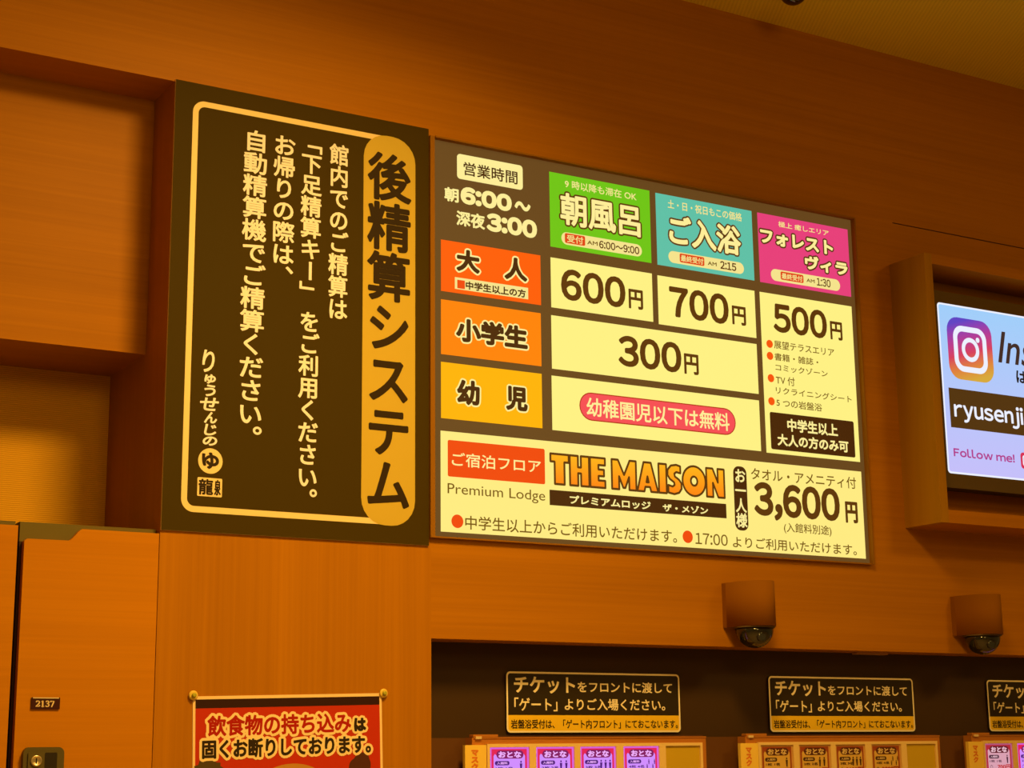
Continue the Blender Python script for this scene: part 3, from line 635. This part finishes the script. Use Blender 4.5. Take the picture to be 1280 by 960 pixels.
        if n < 4:
            for j in range(n): person(k, x1 - (.21 if n < 3 else .17) * w_ - j * (.125 if n == 3 else .14) * w_, zt - .056, .026, st + 'ink')
        else:
            for j in range(4): person(k, x1 - (.17 + .16 * (j % 2)) * w_ - (.05 * w_ if j > 1 else -0.0) + .04 * w_, zt - .044 - .013 * (j // 2), .0145, st + 'ink')
        u_(k.build('lettering'), btn)
machine(0.0, ['purple'] * 4, 'ticket machine with four purple lit buttons, leftmost in the recess')
machine(0.8985, ['plain'] * 4, 'ticket machine with unlit yellowish buttons, second from the left')
machine(1.7925, ['pink', 'purple', 'purple', 'purple'], 'ticket machine cut by the right edge, with a pinkish first button')

# ------------------------------------------------------------------ poster and its pins
mat('paper_edge', (0.93, 0.66, 0.34), 0.5); mat('poster_red', (0.52, 0.032, 0.006), 0.4, 0.2); mat('poster_black', (0.035, 0.010, 0.004), 0.3, 0.4)
mat('poster_word', (0.42, 0.015, 0.004), 0.4, 0.1); mat('poster_glow', (0.96, 0.72, 0.38), 0.5); mat('poster_green', (0.085, 0.050, 0.008), 0.5); mat('poster_brown', (0.085, 0.022, 0.008), 0.5); mat('poster_tan', (0.52, 0.24, 0.03), 0.5)
PW, PH = 0.4960, 0.702
root = tag(empty('poster', (1.4312, -0.001, 1.7500)), 'red poster with bold writing pinned on the wooden pillar', 'poster'); root.rotation_euler = (0, math.radians(-1.4), 0)
k = Ink(); k.box(0, PW, -0.0006, 0.0006, -PH, 0, 'paper_edge'); sh = k.build('sheet', root)
k = Ink(-0.0006); i0, i1 = 0.0065, PW - 0.0065
zb = (0.0062, -0.0284)[1]
k.rect((i0, -PH + .0065, i1, zb), 'poster_red', 0, .0003); k.rect((i0, zb, i1, -0.0075), 'poster_black', 0, .0003); k.build('printed_field', root)
k = Ink(-0.0006)
k.text('飲食物の持ち込み', (0.0359, -0.0943, 0.4104, -0.0457), 'poster_word', 0.0016, 'poster_glow', 0.0066, lift=.0008)
k.text('は', (0.4181, -0.0924, 0.4512, -0.0592), 'dark_ink', 0.0024, 'poster_glow', 0.0060, lift=.0009)
k.text('固くお断りしております。', (0.0227, -0.1460, 0.4638, -0.1013), 'dark_ink', 0.0017, 'poster_glow', 0.0065, lift=.0010); k.build('lettering', root)
k = Ink(-0.0006)
c = (0.0394, -0.1712); pts = []
for i in range(26):
    a = 2 * math.pi * i / 26; r = 1.0 if i % 2 else 0.84
    pts.append((c[0] + .040 * r * math.cos(a), c[1] + .030 * r * math.sin(a) - .004))
k.poly(pts, 'poster_green', .0006); k.build('illustration', root)
k = Ink(-0.0006); c = (0.4370, -0.1735); k.oval(c, .026, .026, 'poster_brown', .0006); k.oval((c[0] + .004, c[1] + .012), .018, .018, 'poster_brown', .00065); k.oval((c[0] - .016, c[1] - .006), .018, .022, 'poster_brown', .0007); k.oval((c[0], c[1] - .06), .05, .045, 'poster_brown', .00075); k.build('illustration', root)
k = Ink(-0.0006); c = (0.2530, -0.2040); k.oval(c, .080, .040, 'poster_tan', .0006, 36); k.build('illustration', root)
mat('pin_yellow', (0.80, 0.55, 0.08), 0.3, 0.5); mat('pin_green', (0.42, 0.40, 0.03), 0.3, 0.5)
for q, s in (((1.4311, 1.7523), 'round yellow pushpin in the left top corner of the red poster'), ((1.9315, 1.7616), 'round yellow pushpin in the right top corner of the red poster')):
    r = tag(empty('pushpin', (q[0], -0.0022, q[1])), s, 'pushpin', 'pushpins holding the poster')
    k = Ink(); k.lathe((0, 0, 0), [(0.0115, 0), (0.0115, 0.003), (0.009, 0.006)], 'pin_yellow', 24, 'Y'); k.build('head', r)
    k = Ink(); k.lathe((0, 0, 0), [(0.0055, 0.0055), (0.0055, 0.010), (0.003, 0.012)], 'pin_green', 18, 'Y'); k.build('grip', r)

bpy.data.objects.remove(_to); bpy.data.curves.remove(_tc)
